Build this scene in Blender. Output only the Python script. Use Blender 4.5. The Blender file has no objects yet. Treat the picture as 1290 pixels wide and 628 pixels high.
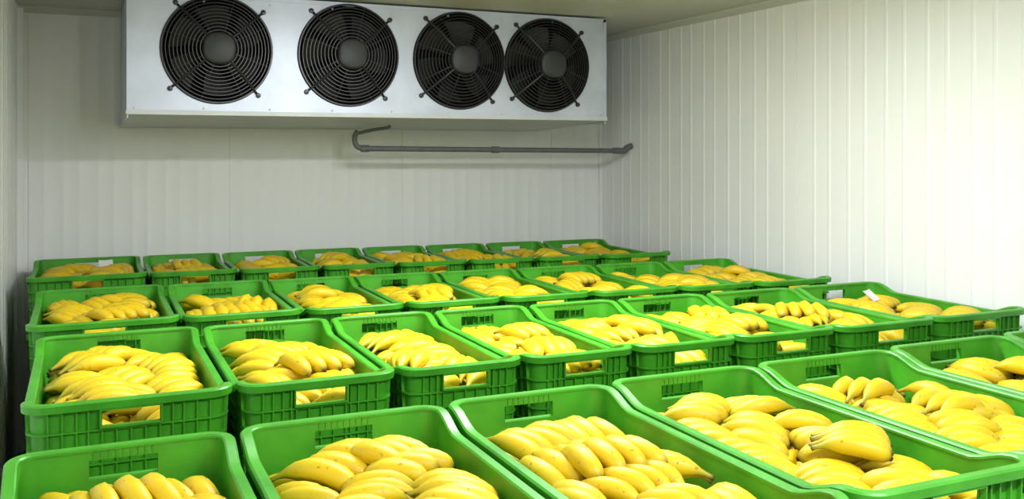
import bpy, math, random
import numpy as np
from mathutils import Vector, Matrix
S=0.6; CZ=1.67; F=1192.0; TH=math.radians(24.2)
scene=bpy.context.scene
scene.view_settings.view_transform='Standard'
scene.view_settings.look='None'
scene.view_settings.exposure=0.0
random.seed(4)
def W(x,y,z): return (x*S,y*S,CZ+z*S)
# ---------------- materials
def mat(name, col, rough=0.5, metal=0.0, noise=None, bump=None, spec=0.5, sss=0):
    m=bpy.data.materials.new(name); m.use_nodes=True
    nt=m.node_tree; b=nt.nodes['Principled BSDF']
    b.inputs['Base Color'].default_value=(*col,1); b.inputs['Roughness'].default_value=rough
    b.inputs['Metallic'].default_value=metal
    b.inputs['Specular IOR Level'].default_value=spec
    tc=nt.nodes.new('ShaderNodeTexCoord')
    if noise:
        sc,amt=noise
        n=nt.nodes.new('ShaderNodeTexNoise'); n.inputs['Scale'].default_value=sc; n.inputs['Detail'].default_value=6
        nt.links.new(tc.outputs['Object'],n.inputs['Vector'])
        r=nt.nodes.new('ShaderNodeMapRange'); r.inputs['From Min'].default_value=.3; r.inputs['From Max'].default_value=.7
        r.inputs['To Min'].default_value=1-amt; r.inputs['To Max'].default_value=1+amt
        nt.links.new(n.outputs['Fac'],r.inputs['Value'])
        mx=nt.nodes.new('ShaderNodeVectorMath'); mx.operation='SCALE'; mx.inputs[0].default_value=col
        nt.links.new(r.outputs['Result'],mx.inputs['Scale'])
        nt.links.new(mx.outputs['Vector'],b.inputs['Base Color'])
    if bump:
        sc,st=bump
        n=nt.nodes.new('ShaderNodeTexNoise'); n.inputs['Scale'].default_value=sc; n.inputs['Detail'].default_value=3
        nt.links.new(tc.outputs['Object'],n.inputs['Vector'])
        bp=nt.nodes.new('ShaderNodeBump'); bp.inputs['Strength'].default_value=st; bp.inputs['Distance'].default_value=.002
        nt.links.new(n.outputs['Fac'],bp.inputs['Height']); nt.links.new(bp.outputs['Normal'],b.inputs['Normal'])
    return m
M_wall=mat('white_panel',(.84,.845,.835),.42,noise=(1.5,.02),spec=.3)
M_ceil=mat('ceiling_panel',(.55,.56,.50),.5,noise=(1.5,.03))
M_floor=mat('concrete_floor',(.22,.22,.21),.6,noise=(4,.2),bump=(40,.4))
M_metal=mat('galvanised_sheet',(.53,.57,.67),.42,.35,noise=(6,.09))
M_tray=mat('tray_sheet',(.55,.57,.58),.5,.2,noise=(6,.05))
M_black=mat('black_wire',(.016,.016,.017),.32)
M_hub=mat('hub_plastic',(.026,.027,.030),.5)
M_dark=mat('duct_dark',(.005,.005,.006),.8,spec=.2)
M_blade=mat('blade_dark',(.013,.013,.014),.55)
M_pipe=mat('pipe_grey',(.12,.13,.125),.45,noise=(20,.15))
M_paper=mat('paper',(.7,.7,.7),.7,noise=(30,.03))
M_lampb=mat('lamp_body',(.8,.8,.8),.5,noise=(5,.02))
M_green=mat('green_plastic',(.050,.295,.014),.40,noise=(9,.2),bump=(120,.15),spec=.45)
M_emit=bpy.data.materials.new('tube_glow'); M_emit.use_nodes=True
_b=M_emit.node_tree.nodes['Principled BSDF']; _b.inputs['Emission Color'].default_value=(1,.98,.95,1); _b.inputs['Emission Strength'].default_value=6
# banana material
def banana_mat():
    m=bpy.data.materials.new('banana_skin'); m.use_nodes=True
    nt=m.node_tree; N=nt.nodes; L=nt.links; b=N['Principled BSDF']
    b.inputs['Roughness'].default_value=.45; b.inputs['Specular IOR Level'].default_value=.36
    at=N.new('ShaderNodeAttribute'); at.attribute_name='t'
    ar=N.new('ShaderNodeAttribute'); ar.attribute_name='rnd'
    cr=N.new('ShaderNodeValToRGB'); L.new(at.outputs['Fac'],cr.inputs['Fac'])
    e=cr.color_ramp.elements
    e[0].position=0; e[0].color=(.08,.055,.018,1)
    e[1].position=1; e[1].color=(.015,.010,.006,1)
    for p,c in ((.05,(.28,.28,.025)),(.19,(.60,.46,.012)),(.5,(.72,.50,.010)),(.84,(.64,.46,.012)),(.92,(.34,.30,.02)),(.96,(.035,.022,.01))):
        x=e.new(p); x.color=(*c,1)
    ramp2=N.new('ShaderNodeValToRGB'); L.new(ar.outputs['Fac'],ramp2.inputs['Fac'])
    e=ramp2.color_ramp.elements; e[0].color=(.84,.89,.8,1); e[1].color=(1.0,1.0,1.0,1)
    x=e.new(.5); x.color=(.97,.94,.9,1)
    mx=N.new('ShaderNodeMix'); mx.data_type='RGBA'; mx.blend_type='MULTIPLY'; mx.inputs['Factor'].default_value=1
    L.new(cr.outputs['Color'],mx.inputs['A']); L.new(ramp2.outputs['Color'],mx.inputs['B'])
    tc=N.new('ShaderNodeTexCoord')
    n=N.new('ShaderNodeTexNoise'); n.inputs['Scale'].default_value=85; n.inputs['Detail'].default_value=4
    L.new(tc.outputs['Object'],n.inputs['Vector'])
    mr=N.new('ShaderNodeMapRange'); mr.inputs['From Min'].default_value=.63; mr.inputs['From Max'].default_value=.73
    mr.inputs['To Max'].default_value=.75
    L.new(n.outputs['Fac'],mr.inputs['Value'])
    m2=N.new('ShaderNodeMix'); m2.data_type='RGBA'; L.new(mr.outputs['Result'],m2.inputs['Factor'])
    L.new(mx.outputs['Result'],m2.inputs['A']); m2.inputs['B'].default_value=(.20,.11,.02,1)
    n2=N.new('ShaderNodeTexNoise'); n2.inputs['Scale'].default_value=14; n2.inputs['Detail'].default_value=2
    L.new(tc.outputs['Object'],n2.inputs['Vector'])
    mr2=N.new('ShaderNodeMapRange'); mr2.inputs['From Min'].default_value=.4; mr2.inputs['From Max'].default_value=.65
    mr2.inputs['To Min'].default_value=.0; mr2.inputs['To Max'].default_value=.25
    L.new(n2.outputs['Fac'],mr2.inputs['Value'])
    m3=N.new('ShaderNodeMix'); m3.data_type='RGBA'; L.new(mr2.outputs['Result'],m3.inputs['Factor'])
    L.new(m2.outputs['Result'],m3.inputs['A']); m3.inputs['B'].default_value=(.60,.37,.008,1)
    L.new(m3.outputs['Result'],b.inputs['Base Color'])
    return m
M_ban=banana_mat()
# ---------------- mesh helpers
class MB:
    def __init__(s): s.v=[]; s.f=[]; s.m=[]
    def add(s,vs,fs,mi=0):
        o=len(s.v); s.v.extend(vs); s.f.extend([tuple(i+o for i in f) for f in fs]); s.m.extend([mi]*len(fs))
    def box(s,x0,x1,y0,y1,z0,z1,mi=0,M=None):
        vs=[(x,y,z) for x in(x0,x1) for y in(y0,y1) for z in(z0,z1)]
        if M is not None: vs=[tuple(M@Vector(v)) for v in vs]
        s.add(vs,[(0,1,3,2),(4,6,7,5),(0,4,5,1),(2,3,7,6),(0,2,6,4),(1,5,7,3)],mi)
    def tube(s,pts,r,n=8,closed=False,mi=0,flat=None):
        P=[Vector(p) for p in pts]; k=len(P); rings=[]
        for i in range(k):
            if closed: t=(P[(i+1)%k]-P[i-1])
            else: t=P[min(i+1,k-1)]-P[max(i-1,0)]
            t.normalize()
            ref=Vector((0,1,0)) if abs(t.y)<.9 else Vector((0,0,1))
            a=t.cross(ref).normalized(); b=a.cross(t).normalized()
            ra,rb=(r,r) if flat is None else flat
            rings.append([tuple(P[i]+a*ra*math.cos(2*math.pi*j/n)+b*rb*math.sin(2*math.pi*j/n)) for j in range(n)])
        vs=[v for q in rings for v in q]; fs=[]
        for i in range(k if closed else k-1):
            i2=(i+1)%k
            for j in range(n): fs.append((i*n+j,i*n+(j+1)%n,i2*n+(j+1)%n,i2*n+j))
        if not closed:
            fs.append(tuple(range(n))); fs.append(tuple((k-1)*n+j for j in reversed(range(n))))
        s.add(vs,fs,mi)
    def lathe_y(s,cx,cz,prof,n=40,mi=0):
        vs=[];fs=[]
        for r,y in prof:
            for j in range(n):
                a=2*math.pi*j/n; vs.append((cx+r*math.cos(a),y,cz+r*math.sin(a)))
        for i in range(len(prof)-1):
            for j in range(n): fs.append((i*n+j,(i+1)*n+j,(i+1)*n+(j+1)%n,i*n+(j+1)%n))
        s.add(vs,fs,mi)
    def mesh(s,name,mats,ang=35,recalc=True):
        me=bpy.data.meshes.new(name); me.from_pydata(s.v,[],s.f)
        for m in mats: me.materials.append(m)
        me.polygons.foreach_set('material_index',s.m)
        me.update()
        if recalc:
            import bmesh
            bm=bmesh.new(); bm.from_mesh(me); bmesh.ops.recalc_face_normals(bm,faces=bm.faces); bm.to_mesh(me); bm.free()
        me.polygons.foreach_set('use_smooth',[True]*len(me.polygons))
        me.set_sharp_from_angle(angle=math.radians(ang))
        return me
def obj(name,me,loc=(0,0,0),rot=0,parent=None):
    o=bpy.data.objects.new(name,me); scene.collection.objects.link(o)
    o.location=loc; o.rotation_euler=(0,0,rot)
    if parent: o.parent=parent
    return o
# ---------------- room
XL,XR,YB,YF=-.58*S,5.56*S,9.8*S,-3.0*S
ZC=CZ+1.31*S; T=.1
def panel_profile(L,groove,d,off):
    out=[(0,0)]; x=off; i=0
    while x<L-.03:
        if x>.02:
            if i%12==0: out+= [(x-.004,0),(x-.003,-.006),(x+.003,-.006),(x+.004,0)]
            else: out+=[(x-.012,0),(x-.006,d),(x+.006,d),(x+.012,0)]
        x+=groove*(1.0 if i%2 else .8); i+=1
    out.append((L,0)); return out
def wall(name,origin,d,n,L,off,groove=.10,dep=.0016):
    mb=MB(); prof=panel_profile(L,groove,dep,off)
    o=Vector(origin); d=Vector(d); n=Vector(n)
    vs=[];fs=[]
    for p,de in prof:
        a=o+d*p+n*de; vs.append((a.x,a.y,0)); vs.append((a.x,a.y,ZC))
    for i in range(len(prof)-1): fs.append((2*i,2*i+2,2*i+3,2*i+1))
    k=len(vs)
    for p in (0,L):
        a=o+d*p-n*T; vs.append((a.x,a.y,0)); vs.append((a.x,a.y,ZC))
    fs.append((k,k+1,k+3,k+2)); fs.append((0,1,k+1,k)); fs.append((k-2,k+2,k+3,k-1))
    mb.add(vs,fs); return obj(name,mb.mesh(name,[M_wall],20))
wall('wall_back',(XL,YB,0),(1,0,0),(0,-1,0),XR-XL,.05,.10,.0018)
wall('wall_right',(XR,YF,0),(0,1,0),(-1,0,0),YB-YF,.03,.13,.0026)
wall('wall_left',(XL,YF,0),(0,1,0),(1,0,0),YB-YF,.03,.15,.0022)
wall('wall_front',(XL,YF,0),(1,0,0),(0,1,0),XR-XL,.05)
mb=MB(); mb.box(XL-T,XR+T,YF-T,YB+T,-T,0); obj('floor',mb.mesh('floor',[M_floor]))
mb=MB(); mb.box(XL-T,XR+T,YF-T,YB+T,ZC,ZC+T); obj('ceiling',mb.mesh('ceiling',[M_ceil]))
def cove(name,p0,p1,n):
    mb=MB(); p0=Vector(p0);p1=Vector(p1);n=Vector(n)
    prof=[(0,0),(0,-.035),(.006,-.035),(.022,-.022),(.035,-.006),(.035,0)]
    vs=[tuple(q+n*a+Vector((0,0,b))) for q in(p0,p1) for a,b in prof]; k=len(prof)
    fs=[(i,(i+1)%k,k+(i+1)%k,k+i) for i in range(k)]+[tuple(range(k)),tuple(range(2*k-1,k-1,-1))]
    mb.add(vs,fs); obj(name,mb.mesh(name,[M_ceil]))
cove('trim_1',(XR,YF,ZC),(XR,YB,ZC),(-1,0,0))
cove('trim_2',(XL,YB,ZC),(XR,YB,ZC),(0,-1,0))
mb=MB(); mb.box(XR-.022,XR,YB-.022,YB,0,ZC); obj('trim_3',mb.mesh('trim_3',[M_wall]))
mb=MB(); mb.box(XL,XL+.03,YB-.03,YB,0,ZC); obj('trim_4',mb.mesh('trim_4',[M_wall]))
# ---------------- evaporator
def evaporator():
    x0,x1=.298*S,4.73*S; yf=8.25*S; yb=9.78*S
    zb=CZ+.30*S; zt=CZ+1.285*S
    root=bpy.data.objects.new('evaporator_unit',None); scene.collection.objects.link(root)
    R=.445*S; fans=[(1.0,.828),(2.12,.826),(3.17,.818),(4.08,.808)]
    cu=bpy.data.curves.new('panel','CURVE'); cu.dimensions='2D'; cu.fill_mode='BOTH'; cu.extrude=.003
    sp=cu.splines.new('POLY'); sp.points.add(3)
    for p,c in zip(sp.points,[(x0,zb),(x1,zb),(x1,zt),(x0,zt)]): p.co=(c[0],c[1],0,1)
    sp.use_cyclic_u=True
    for fx,fz in fans:
        sp=cu.splines.new('POLY'); n=64; sp.points.add(n-1); sp.use_cyclic_u=True
        for i,p in enumerate(sp.points):
            a=2*math.pi*i/n; p.co=(fx*S+R*.97*math.cos(a),CZ+fz*S+R*.97*math.sin(a),0,1)
    co=bpy.data.objects.new('tmp',cu); scene.collection.objects.link(co)
    bpy.context.view_layer.update()
    me=bpy.data.meshes.new_from_object(co.evaluated_get(bpy.context.evaluated_depsgraph_get()))
    bpy.data.objects.remove(co)
    me.transform(Matrix.Translation((0,yf,0))@Matrix.Rotation(math.pi/2,4,'X'))
    me.materials.clear(); me.materials.append(M_metal)
    for p in me.polygons: p.use_smooth=False
    obj('front_panel',me,parent=root)
    mb=MB()
    mb.box(x0,x0+.004,yf,yb,zb-.03,zt); mb.box(x1-.004,x1,yf,yb,zb-.03,zt)
    mb.box(x0,x1,yf,yb,zt-.004,zt)
    mb.box(x0-.003,x0+.018,yf-.010,yf+.004,zb,zt); mb.box(x1-.018,x1+.003,yf-.010,yf+.004,zb,zt)
    mb.box(x0,x1,yf-.010,yf+.004,zt-.016,zt+.003)
    for hx in (x0+.15,x1-.15,(x0+x1)/2):
        for hy in (yf+.12,yb-.15): mb.box(hx-.02,hx+.02,hy-.02,hy+.02,zt,ZC)
    obj('casing',mb.mesh('casing',[M_metal]),parent=root)
    mb=MB(); zf=CZ+.278*S; zr=CZ+.20*S
    vs=[(x0-.006,yf-.014,zf),(x1+.006,yf-.014,zf),(x1+.006,yf-.014,zf+.022),(x0-.006,yf-.014,zf+.022),
        (x0-.006,yb,zr),(x1+.006,yb,zr),(x1+.006,yb,zf+.022),(x0-.006,yb,zf+.022)]
    mb.add(vs,[(0,1,2,3),(0,4,5,1),(3,2,6,7),(0,3,7,4),(1,5,6,2),(4,7,6,5)])
    obj('drip_tray',mb.mesh('drip_tray',[M_tray]),parent=root)
    mb=MB()
    for i in range(9):
        bx=x0+.03+(x1-x0-.06)*i/8
        mb.lathe_y(bx,zb+.02,[(.0001,yf-.008),(.005,yf-.007),(.006,yf-.003)],10)
        mb.lathe_y(bx,zt-.035,[(.0001,yf-.008),(.005,yf-.007),(.006,yf-.003)],10)
    obj('bolts',mb.mesh('bolts',[M_tray]),parent=root)
    for k,(fx,fz) in enumerate(fans):
        cx,cz=fx*S,CZ+fz*S
        mb=MB()
        mb.lathe_y(cx,cz,[(R*.90,yf+.09),(R*.93,yf+.02),(R*.97,yf-.004),(R*1.0,yf-.010),(R*1.02,yf-.006),(R*1.03,yf-.002)],56,0)
        mb.lathe_y(cx,cz,[(.0001,yf+.16),(R*.93,yf+.16),(R*.93,yf+.05)],48,0)
        for b in range(6):
            a0=b*math.pi/3+k*.4; vs=[];fs=[];nr=6;na=6
            for i in range(nr):
                r=R*(.22+.64*i/(nr-1))
                for j in range(na):
                    u=j/(na-1); a=a0+u*(.75)+.25*(i/(nr-1)); vs.append((cx+r*math.cos(a),yf+.045+.075*u*(1-.35*i/nr),cz+r*math.sin(a)))
            for i in range(nr-1):
                for j in range(na-1): fs.append((i*na+j,i*na+j+1,(i+1)*na+j+1,(i+1)*na+j))
            mb.add(vs,fs,1)
        yo=lambda q: yf-.014-.066*(1-q**2.2)
        for i in range(11):
            q=.34+.66*i/10; r=R*q; n=56
            mb.tube([(cx+r*math.cos(2*math.pi*j/n),yo(q),cz+r*math.sin(2*math.pi*j/n)) for j in range(n)],.0030 if i<10 else .006,6,True,2)
        for i in range(8):
            a=math.pi/8+i*math.pi/4+.08
            mb.tube([(cx+R*q*math.cos(a),yo(q)+.003,cz+R*q*math.sin(a)) for q in (.2,.4,.6,.8,.92,1.0)],.0026,6,False,2)
        for i in range(4):
            a=math.pi/4+i*math.pi/2-.06
            pts=[(cx+R*q*math.cos(a),yo(q)-.005,cz+R*q*math.sin(a)) for q in (.2,.4,.6,.8,.95)]
            pts+=[(cx+R*1.03*math.cos(a),yf-.012,cz+R*1.03*math.sin(a)),(cx+R*1.13*math.cos(a),yf-.006,cz+R*1.13*math.sin(a))]
            mb.tube(pts,.006,8,False,2,flat=(.0065,.0065))
            ex,ez=cx+R*1.13*math.cos(a),cz+R*1.13*math.sin(a)
            mb.lathe_y(ex,ez,[(.0001,yf-.016),(.011,yf-.015),(.014,yf-.003)],14,2)
        n=48; prof=[(.0001,-.022),(.25,-.022),(.285,-.018),(.30,-.008),(.30,.05)]
        vs=[];fs=[]
        for q,dy in prof:
            for j in range(n):
                a=2*math.pi*j/n; sq=1/ (abs(math.cos(a+.06))**4+abs(math.sin(a+.06))**4)**.25
                r=R*q*(.62+.38*sq)
                vs.append((cx+r*math.cos(a),yf-.078+dy,cz+r*math.sin(a)))
        for i in range(len(prof)-1):
            for j in range(n): fs.append((i*n+j,(i+1)*n+j,(i+1)*n+(j+1)%n,i*n+(j+1)%n))
        mb.add(vs,fs,3)
        mb.lathe_y(cx,cz,[(R*.16,yf-.05),(R*.16,yf+.14)],24,1)
        obj('fan_%d'%(k+1),mb.mesh('fan',[M_dark,M_blade,M_black,M_hub],ang=50,recalc=False),parent=root)
evaporator()
# ---------------- drain pipe
mb=MB()
def smoothpath(pts,it=3):
    P=[Vector(p) for p in pts]
    for _ in range(it):
        Q=[P[0]]
        for a,b in zip(P[:-1],P[1:]): Q+= [a*.75+b*.25,a*.25+b*.75]
        Q.append(P[-1]); P=Q
    return P
r=.016
mb.tube(smoothpath([W(2.76,9.1,.226),W(2.74,9.1,.205),W(2.6,9.1,.19),W(2.43,9.1,.15)]),.010,10)
pts=smoothpath([W(2.43,9.1,.17),W(2.39,9.1,.12),W(2.41,9.1,.01),W(2.52,9.1,.0)])
pts+=[Vector(W(5.42,9.1,-.025))]
mb.tube(pts,r,12)
mb.tube(smoothpath([W(5.36,9.1,-.024),W(5.47,9.1,-.026),W(5.49,9.1,.01),W(5.555,9.1,.03)]),r*1.3,12)
for x,z in ((2.50,.0),(3.9,-.012),(5.36,-.024)):
    mb.tube([W(x-.04,9.1,z),W(x+.04,9.1,z)],r*1.3,12)
obj('drain_pipe',mb.mesh('drain_pipe',[M_pipe]))
# ---------------- crates
HC=CZ-1.0*S
NST=4; H=HC/NST
def crate_mesh(w,l):
    mb=MB(); R=.042; hw=w/2-.018; hl=l/2-.018
    sx=.065
    P=[]
    def corner(cx,cy,a0):
        for i in range(1,8):
            a=a0+math.pi/2*i/8; P.append((cx+R*math.cos(a),cy+R*math.sin(a),math.cos(a),math.sin(a),0))
    xs=sorted(set([-(hw-R),-(hw-R)*.75,-(hw-R)*.56,-sx,-sx*.5,0,sx*.5,sx,(hw-R)*.56,(hw-R)*.75,hw-R]))
    ys=list(np.linspace(-(hl-R),hl-R,33))
    for x in xs: P.append((x,-hl,0,-1,1))
    corner(hw-R,-(hl-R),-math.pi/2)
    for y in ys: P.append((hw,y,1,0,2))
    corner(hw-R,hl-R,0)
    for x in reversed(xs): P.append((x,hl,0,1,1))
    corner(-(hw-R),hl-R,math.pi/2)
    for y in reversed(ys): P.append((-hw,y,-1,0,2))
    corner(-(hw-R),-(hl-R),math.pi)
    n=len(P)
    def top(p):
        d=hl-abs(p[1]); t=min(1,max(0,(d-.04)/.11)); t=t*t*(3-2*t)
        if abs(p[0])<hw-.02: t=0
        return H-.030*t
    zt=[top(p) for p in P]
    lev=[.004,.03,.10,H-.062,H-.024,H-.012,H]
    def pt(i,z,o):
        p=P[i]; ins=.013*(1-z/H)
        return (p[0]+p[2]*(o-ins),p[1]+p[3]*(o-ins),z)
    def solid(i,k):
        a=P[i];b=P[(i+1)%n]
        if a[4]==1 and b[4]==1 and k==3 and abs((a[0]+b[0])/2)<sx: return False
        return True
    nl=len(lev); vs=[];fs=[]
    for o in (0,-.004):
        for k in range(nl):
            for i in range(n): vs.append(pt(i,lev[k]*zt[i]/H,o))
    B=n*nl
    for k in range(nl-1):
        for i in range(n):
            j=(i+1)%n
            if solid(i,k):
                fs.append((k*n+i,k*n+j,(k+1)*n+j,(k+1)*n+i)); fs.append((B+k*n+j,B+k*n+i,B+(k+1)*n+i,B+(k+1)*n+j))
            else:
                fs.append((k*n+i,k*n+j,B+k*n+j,B+k*n+i)); fs.append(((k+1)*n+i,B+(k+1)*n+i,B+(k+1)*n+j,(k+1)*n+j))
                if solid(i-1,k): fs.append((k*n+i,B+k*n+i,B+(k+1)*n+i,(k+1)*n+i))
                if solid(j,k): fs.append((k*n+j,(k+1)*n+j,B+(k+1)*n+j,B+k*n+j))
    mb.add(vs,fs)
    vs=[pt(i,.004,0) for i in range(n)]; mb.add(vs,[tuple(reversed(range(n)))])
    vs=[pt(i,.008,-.002) for i in range(n)]; mb.add(vs,[tuple(range(n))])
    def sweep(prof,zf,skip=None):
        k=len(prof); vs=[];fs=[]
        for i in range(n):
            for o,z in prof: vs.append(pt(i,zf(i)+z,o))
        for i in range(n):
            j=(i+1)%n
            for a in range(k): fs.append((i*k+a,j*k+a,j*k+(a+1)%k,i*k+(a+1)%k))
        mb.add(vs,fs)
    sweep([(-.007,-.006),(-.007,-.001),(-.004,.002),(.013,.002),(.017,-.002),(.017,-.019),(.013,-.019),(.012,-.006)],lambda i:zt[i])
    for z in (.035,.075,.115,.155,H-.070):
        sweep([(.0,-.002),(.010,-.002),(.010,.002),(0,.002)],lambda i,z=z:z*zt[i]/H)
    sweep([(-.001,0),(.012,0),(.012,.008),(-.001,.008)],lambda i:.0)
    def vrib(x,y,nx,ny,z0,z1,d=.009,tw=.0018):
        tx,ty=-ny,nx; vs=[]
        for z in (z0,z1):
            ins=.013*(1-z/H)
            for o in (-ins,d-ins):
                for s in (-tw,tw): vs.append((x+nx*o+tx*s,y+ny*o+ty*s,z))
        mb.add(vs,[(0,1,3,2),(4,6,7,5),(0,4,5,1),(2,3,7,6),(0,2,6,4),(1,5,7,3)])
    for sy in (-1,1):
        for q in (.52,.66,.83,1.0):
            for sg in (-1,1): vrib(sg*(hw-R)*q if (hw-R)*q>sx+.012 else sg*(sx+.02),sy*hl,0,sy,.002,H-.006)
        for x in (-sx,-sx/2,0,sx/2,sx): vrib(x,sy*hl,0,sy,.002,H-.064)
        for x in (-sx-.004,sx+.004): vrib(x,sy*hl,0,sy,H-.066,H-.006,.014,.002)
        y0=sy*hl
        for z in (H-.066,H-.024):
            mb.box(-sx-.004,sx+.004,min(y0,y0+sy*.014),max(y0,y0+sy*.014),z,z+.004)
        for x in np.linspace(-sx*.85,sx*.85,9):
            yi=y0-sy*.004
            mb.box(x-.0012,x+.0012,min(yi,yi-sy*.003),max(yi,yi-sy*.003),H-.024,H-.008)
    for sxn in (-1,1):
        for y in np.linspace(-(hl-R),hl-R,19):
            d=hl-abs(y); t=min(1,max(0,(d-.04)/.11)); t=t*t*(3-2*t)
            vrib(sxn*hw,y,sxn,0,.002,H-.030*t-.006)
    return mb.mesh('plastic_crate',[M_green],40,recalc=False)
# banana template
def banana_template(L,rad,curve,ns=15,nr=10):
    t=np.array([0,.03,.07,.12,.17,.24,.33,.44,.56,.68,.79,.87,.93,.965,1.0])
    prof=np.array([.24,.21,.21,.30,.50,.76,.94,1.0,1.0,.97,.88,.70,.44,.24,.20])*rad
    ang=(t-.5)*curve
    ang=ang*(1+.35*(.5-t))
    Rr=L/curve
    cx=Rr*np.sin(ang); cz=Rr*np.cos(ang)-Rr
    tx=np.cos(ang); tz=-np.sin(ang)
    V=[];T=[]
    for i in range(ns):
        for j in range(nr):
            a=2*math.pi*j/nr
            pr=prof[i]*(1+.065*(1 if j%2==0 else -1)*(1 if .1<t[i]<.9 else .3))
            ca,sa=math.cos(a),math.sin(a)
            V.append((cx[i]-tz[i]*sa*pr, ca*pr, cz[i]+tx[i]*sa*pr)); T.append(t[i])
    Fq=[]
    for i in range(ns-1):
        for j in range(nr): Fq.append((i*nr+j,i*nr+(j+1)%nr,(i+1)*nr+(j+1)%nr,(i+1)*nr+j))
    caps=[tuple(reversed(range(nr))),tuple((ns-1)*nr+j for j in range(nr))]
    return np.array(V),np.array(T),Fq,caps
TEMPL=[banana_template(l,r,c) for l,c,r in ((.190,1.10,.0248),(.198,1.3,.0240),(.180,.95,.0252),(.190,1.4,.0244))]
def rot(yaw,pitch,roll):
    cy,sy=math.cos(yaw),math.sin(yaw); cp,sp=math.cos(pitch),math.sin(pitch); cr,sr=math.cos(roll),math.sin(roll)
    Rz=np.array([[cy,-sy,0],[sy,cy,0],[0,0,1]]); Ry=np.array([[cp,0,sp],[0,1,0],[-sp,0,cp]]); Rx=np.array([[1,0,0],[0,cr,-sr],[0,sr,cr]])
    return Rz@Ry@Rx
def pile_mesh(w,l,seed,row):
    rg=random.Random(seed)
    a=w/2-.034; b=l/2-.036
    fall=(.020,.026,.034,.042)[row]; lift=(.004,.003,.002,0)[row]
    Vs=[];Ts=[];Rs=[];Fs=[];off=0
    def put(x,y,z,yaw,pitch,roll,sc):
        nonlocal off
        V,T,Fq,caps=TEMPL[rg.randrange(4)]
        Q=(V*sc)@rot(yaw,pitch,roll).T
        mn=Q.min(0);mx=Q.max(0)
        x=min(max(x,-a-mn[0]),a-mx[0]); y=min(max(y,-b-mn[1]),b-mx[1])
        Vs.append(Q+np.array([x,y,z])); Ts.append(T); Rs.append(np.full(len(T),rg.random()))
        Fs.extend([tuple(i+off for i in f) for f in Fq+caps]); off+=len(T)
    def mound(x,y): return lift-fall*(abs(y)/b)**2.5-.022*(abs(x)/a)**2
    base=rg.choice([-.85,-.65,-1.05,-.7,-1.2,.5])+rg.uniform(-.15,.15)
    for layer,(dz,phi,sp) in enumerate(((-.107,base+1.2,.055),(-.054,base,.0485))):
        d=np.array([math.cos(phi),math.sin(phi)]); p=np.array([-d[1],d[0]])
        step=.152; nrow=int(1.2/step)
        i0=rg.uniform(-.5,.5)
        for i in range(-nrow,nrow+1):
            off_p=rg.uniform(0,.05)
            j=-20
            while j<20:
                cnt=rg.randint(4,6); hy=rg.gauss(0,.27); hp=rg.uniform(.02,.24); flip=rg.random()<.25
                hz=rg.uniform(-.016,.016); hs=rg.uniform(.93,1.08); hd=rg.uniform(-.03,.03); hr=rg.gauss(0,.32)
                for k in range(cnt):
                    u=(k-(cnt-1)/2)
                    c=d*((i+i0)*step+hd+rg.uniform(-.007,.007)-.003*u*u)+p*((j+k)*sp+off_p)
                    if abs(c[0])>a+.005 or abs(c[1])>b+.0: continue
                    x,y=min(max(c[0],-a+.03),a-.03),min(max(c[1],-b+.03),b-.03)
                    z=H+dz+mound(x,y)+hz+rg.uniform(-.004,.004)+.008*math.cos(u*.6)
                    put(x,y,z,phi+hy+(-u if flip else u)*.08+rg.gauss(0,.04)+(math.pi if flip else 0),hp+rg.gauss(0,.03),hr+u*.10+rg.gauss(0,.09),hs*rg.uniform(.95,1.04))
                j+=cnt+rg.choice([.1,.3,.6])
    for q in range(rg.randint(1,2)):
        x0,y0=rg.uniform(-.4,.4)*a,rg.uniform(-.75,.7)*b; yw=base+rg.gauss(0,.4); n=rg.randint(3,4)
        for k in range(n):
            x=x0-math.sin(yw)*.047*k; y=y0+math.cos(yw)*.047*k
            put(x,y,H-.022+mound(x,y)*1.1+rg.uniform(-.003,.003),yw+.10*k,.12,.1*k,rg.uniform(.92,1.0))
    me=bpy.data.meshes.new('banana_pile')
    V=np.concatenate(Vs); me.from_pydata(V.tolist(),[],Fs)
    at=me.attributes.new('t','FLOAT','POINT'); at.data.foreach_set('value',np.concatenate(Ts).astype(np.float32))
    at=me.attributes.new('rnd','FLOAT','POINT'); at.data.foreach_set('value',np.concatenate(Rs).astype(np.float32))
    me.materials.append(M_ban)
    me.polygons.foreach_set('use_smooth',[True]*len(me.polygons)); me.update()
    return me
rows=[
 ([-.44,.46,1.16,1.84,2.5,3.15,3.8,4.45,5.2],(8.15,7.72),(9.5,9.2)),
 ([-.33,.52,1.25,1.9,2.57,3.24,3.95,4.6,5.32],(5.93,5.66),(7.42,7.1)),
 ([-.25,.575,1.29,1.92,2.54,3.17,3.85,4.6,5.4],(4.07,4.05),(5.6,5.4)),
 ([-.25,.48,1.27,2.02,2.8,3.64,4.47,5.3],(2.02,2.05),(3.50,3.60)),
]
cnt=0
for ri,(E,yf,yb) in enumerate(rows):
    nE=len(E)-1
    for ci in range(nE):
        u=ci/(nE-1)
        y0=(yf[0]+(yf[1]-yf[0])*u)*S; y1=(yb[0]+(yb[1]-yb[0])*u)*S
        w=(E[ci+1]-E[ci])*S-.010; l=y1-y0
        cx=(E[ci]+E[ci+1])/2*S; cy=(y0+y1)/2+random.uniform(-.006,.006)
        me=crate_mesh(w,l)
        ry=random.uniform(-.004,.004)
        for s in range(NST):
            obj('plastic_crate',me,(cx,cy,s*H),ry)
        obj('banana_pile',pile_mesh(w,l,100+cnt,ri),(cx,cy,(NST-1)*H),ry)
        cnt+=1
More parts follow.
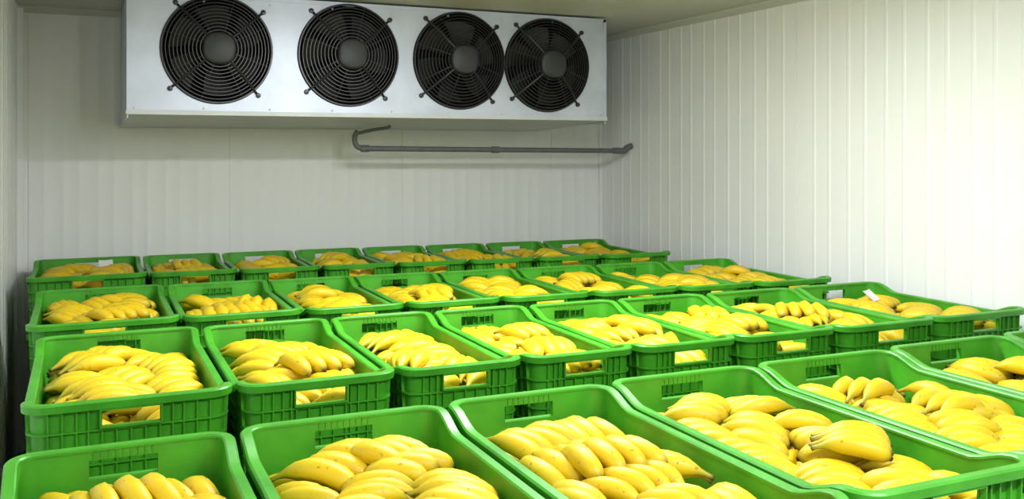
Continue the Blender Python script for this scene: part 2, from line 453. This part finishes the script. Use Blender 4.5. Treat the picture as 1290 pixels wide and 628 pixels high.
def paper(x,y,z,w,h,yaw,tilt):
    mb=MB(); vs=[];fs=[];n=6
    for i in range(n+1):
        for j in (0,1): vs.append(((i/n-.5)*w,.004*math.sin(i/n*3.1),(j)*h))
    for i in range(n): fs.append((2*i,2*i+2,2*i+3,2*i+1))
    mb.add(vs,fs); o=obj('paper_label',mb.mesh('paper_label',[M_paper]),W(x,y,z)); o.rotation_euler=(tilt,0,yaw)
paper(.16,9.25,-1.06,.07,.045,.1,-.7)
paper(1.60,9.1,-1.07,.06,.04,-.2,-.7)
paper(2.25,9.1,-1.07,.06,.04,-.2,-.7)
paper(4.95,4.9,-1.04,.07,.06,.4,-.9)
# ---------------- lamps
def lamp(x,y,length,power,pp):
    root=bpy.data.objects.new('ceiling_lamp',None); scene.collection.objects.link(root); root.location=(x*S,y*S,ZC)
    mb=MB(); mb.box(-length/2,length/2,-.07,.07,-.05,0); mb.box(-length/2-.01,-length/2+.02,-.075,.075,-.085,0); mb.box(length/2-.02,length/2+.01,-.075,.075,-.085,0)
    obj('housing',mb.mesh('housing',[M_lampb]),parent=root)
    for sx in (-.035,.035):
        mb=MB(); mb.tube([(-length/2,sx,-.068),(length/2,sx,-.068)],.013,10); obj('tube',mb.mesh('tube',[M_emit]),parent=root)
    ld=bpy.data.lights.new('lamp_light','AREA'); ld.shape='RECTANGLE'; ld.size=length; ld.size_y=.16; ld.energy=power; ld.color=(.95,.98,1.0)
    lo=bpy.data.objects.new('lamp_light',ld); scene.collection.objects.link(lo); lo.parent=root; lo.location=(0,0,-.095)
    ld=bpy.data.lights.new('tube_light','POINT'); ld.shadow_soft_size=.12; ld.energy=pp; ld.color=(.95,.98,1.0)
    lo=bpy.data.objects.new('tube_light',ld); scene.collection.objects.link(lo); lo.parent=root; lo.location=(0,0,-.24)
lamp(2.3,4.7,1.5,62,26)
lamp(2.1,0.6,1.5,60,22)
w=bpy.data.worlds.new('World'); scene.world=w; w.use_nodes=True
w.node_tree.nodes['Background'].inputs[0].default_value=(.8,.85,.9,1); w.node_tree.nodes['Background'].inputs[1].default_value=.3
# ---------------- camera
cd=bpy.data.cameras.new('camera'); co=bpy.data.objects.new('camera',cd); scene.collection.objects.link(co)
cd.sensor_width=36; cd.sensor_fit='HORIZONTAL'; cd.clip_start=.02
ZK,ZX,ZY=1.0,645,314
cd.lens=36*F/1290*ZK; cd.shift_x=(ZX-645)/1290*ZK; cd.shift_y=-(ZY-187)/1290*ZK
co.location=(0,0,CZ); co.rotation_euler=(math.pi/2,0,-TH)
scene.camera=co
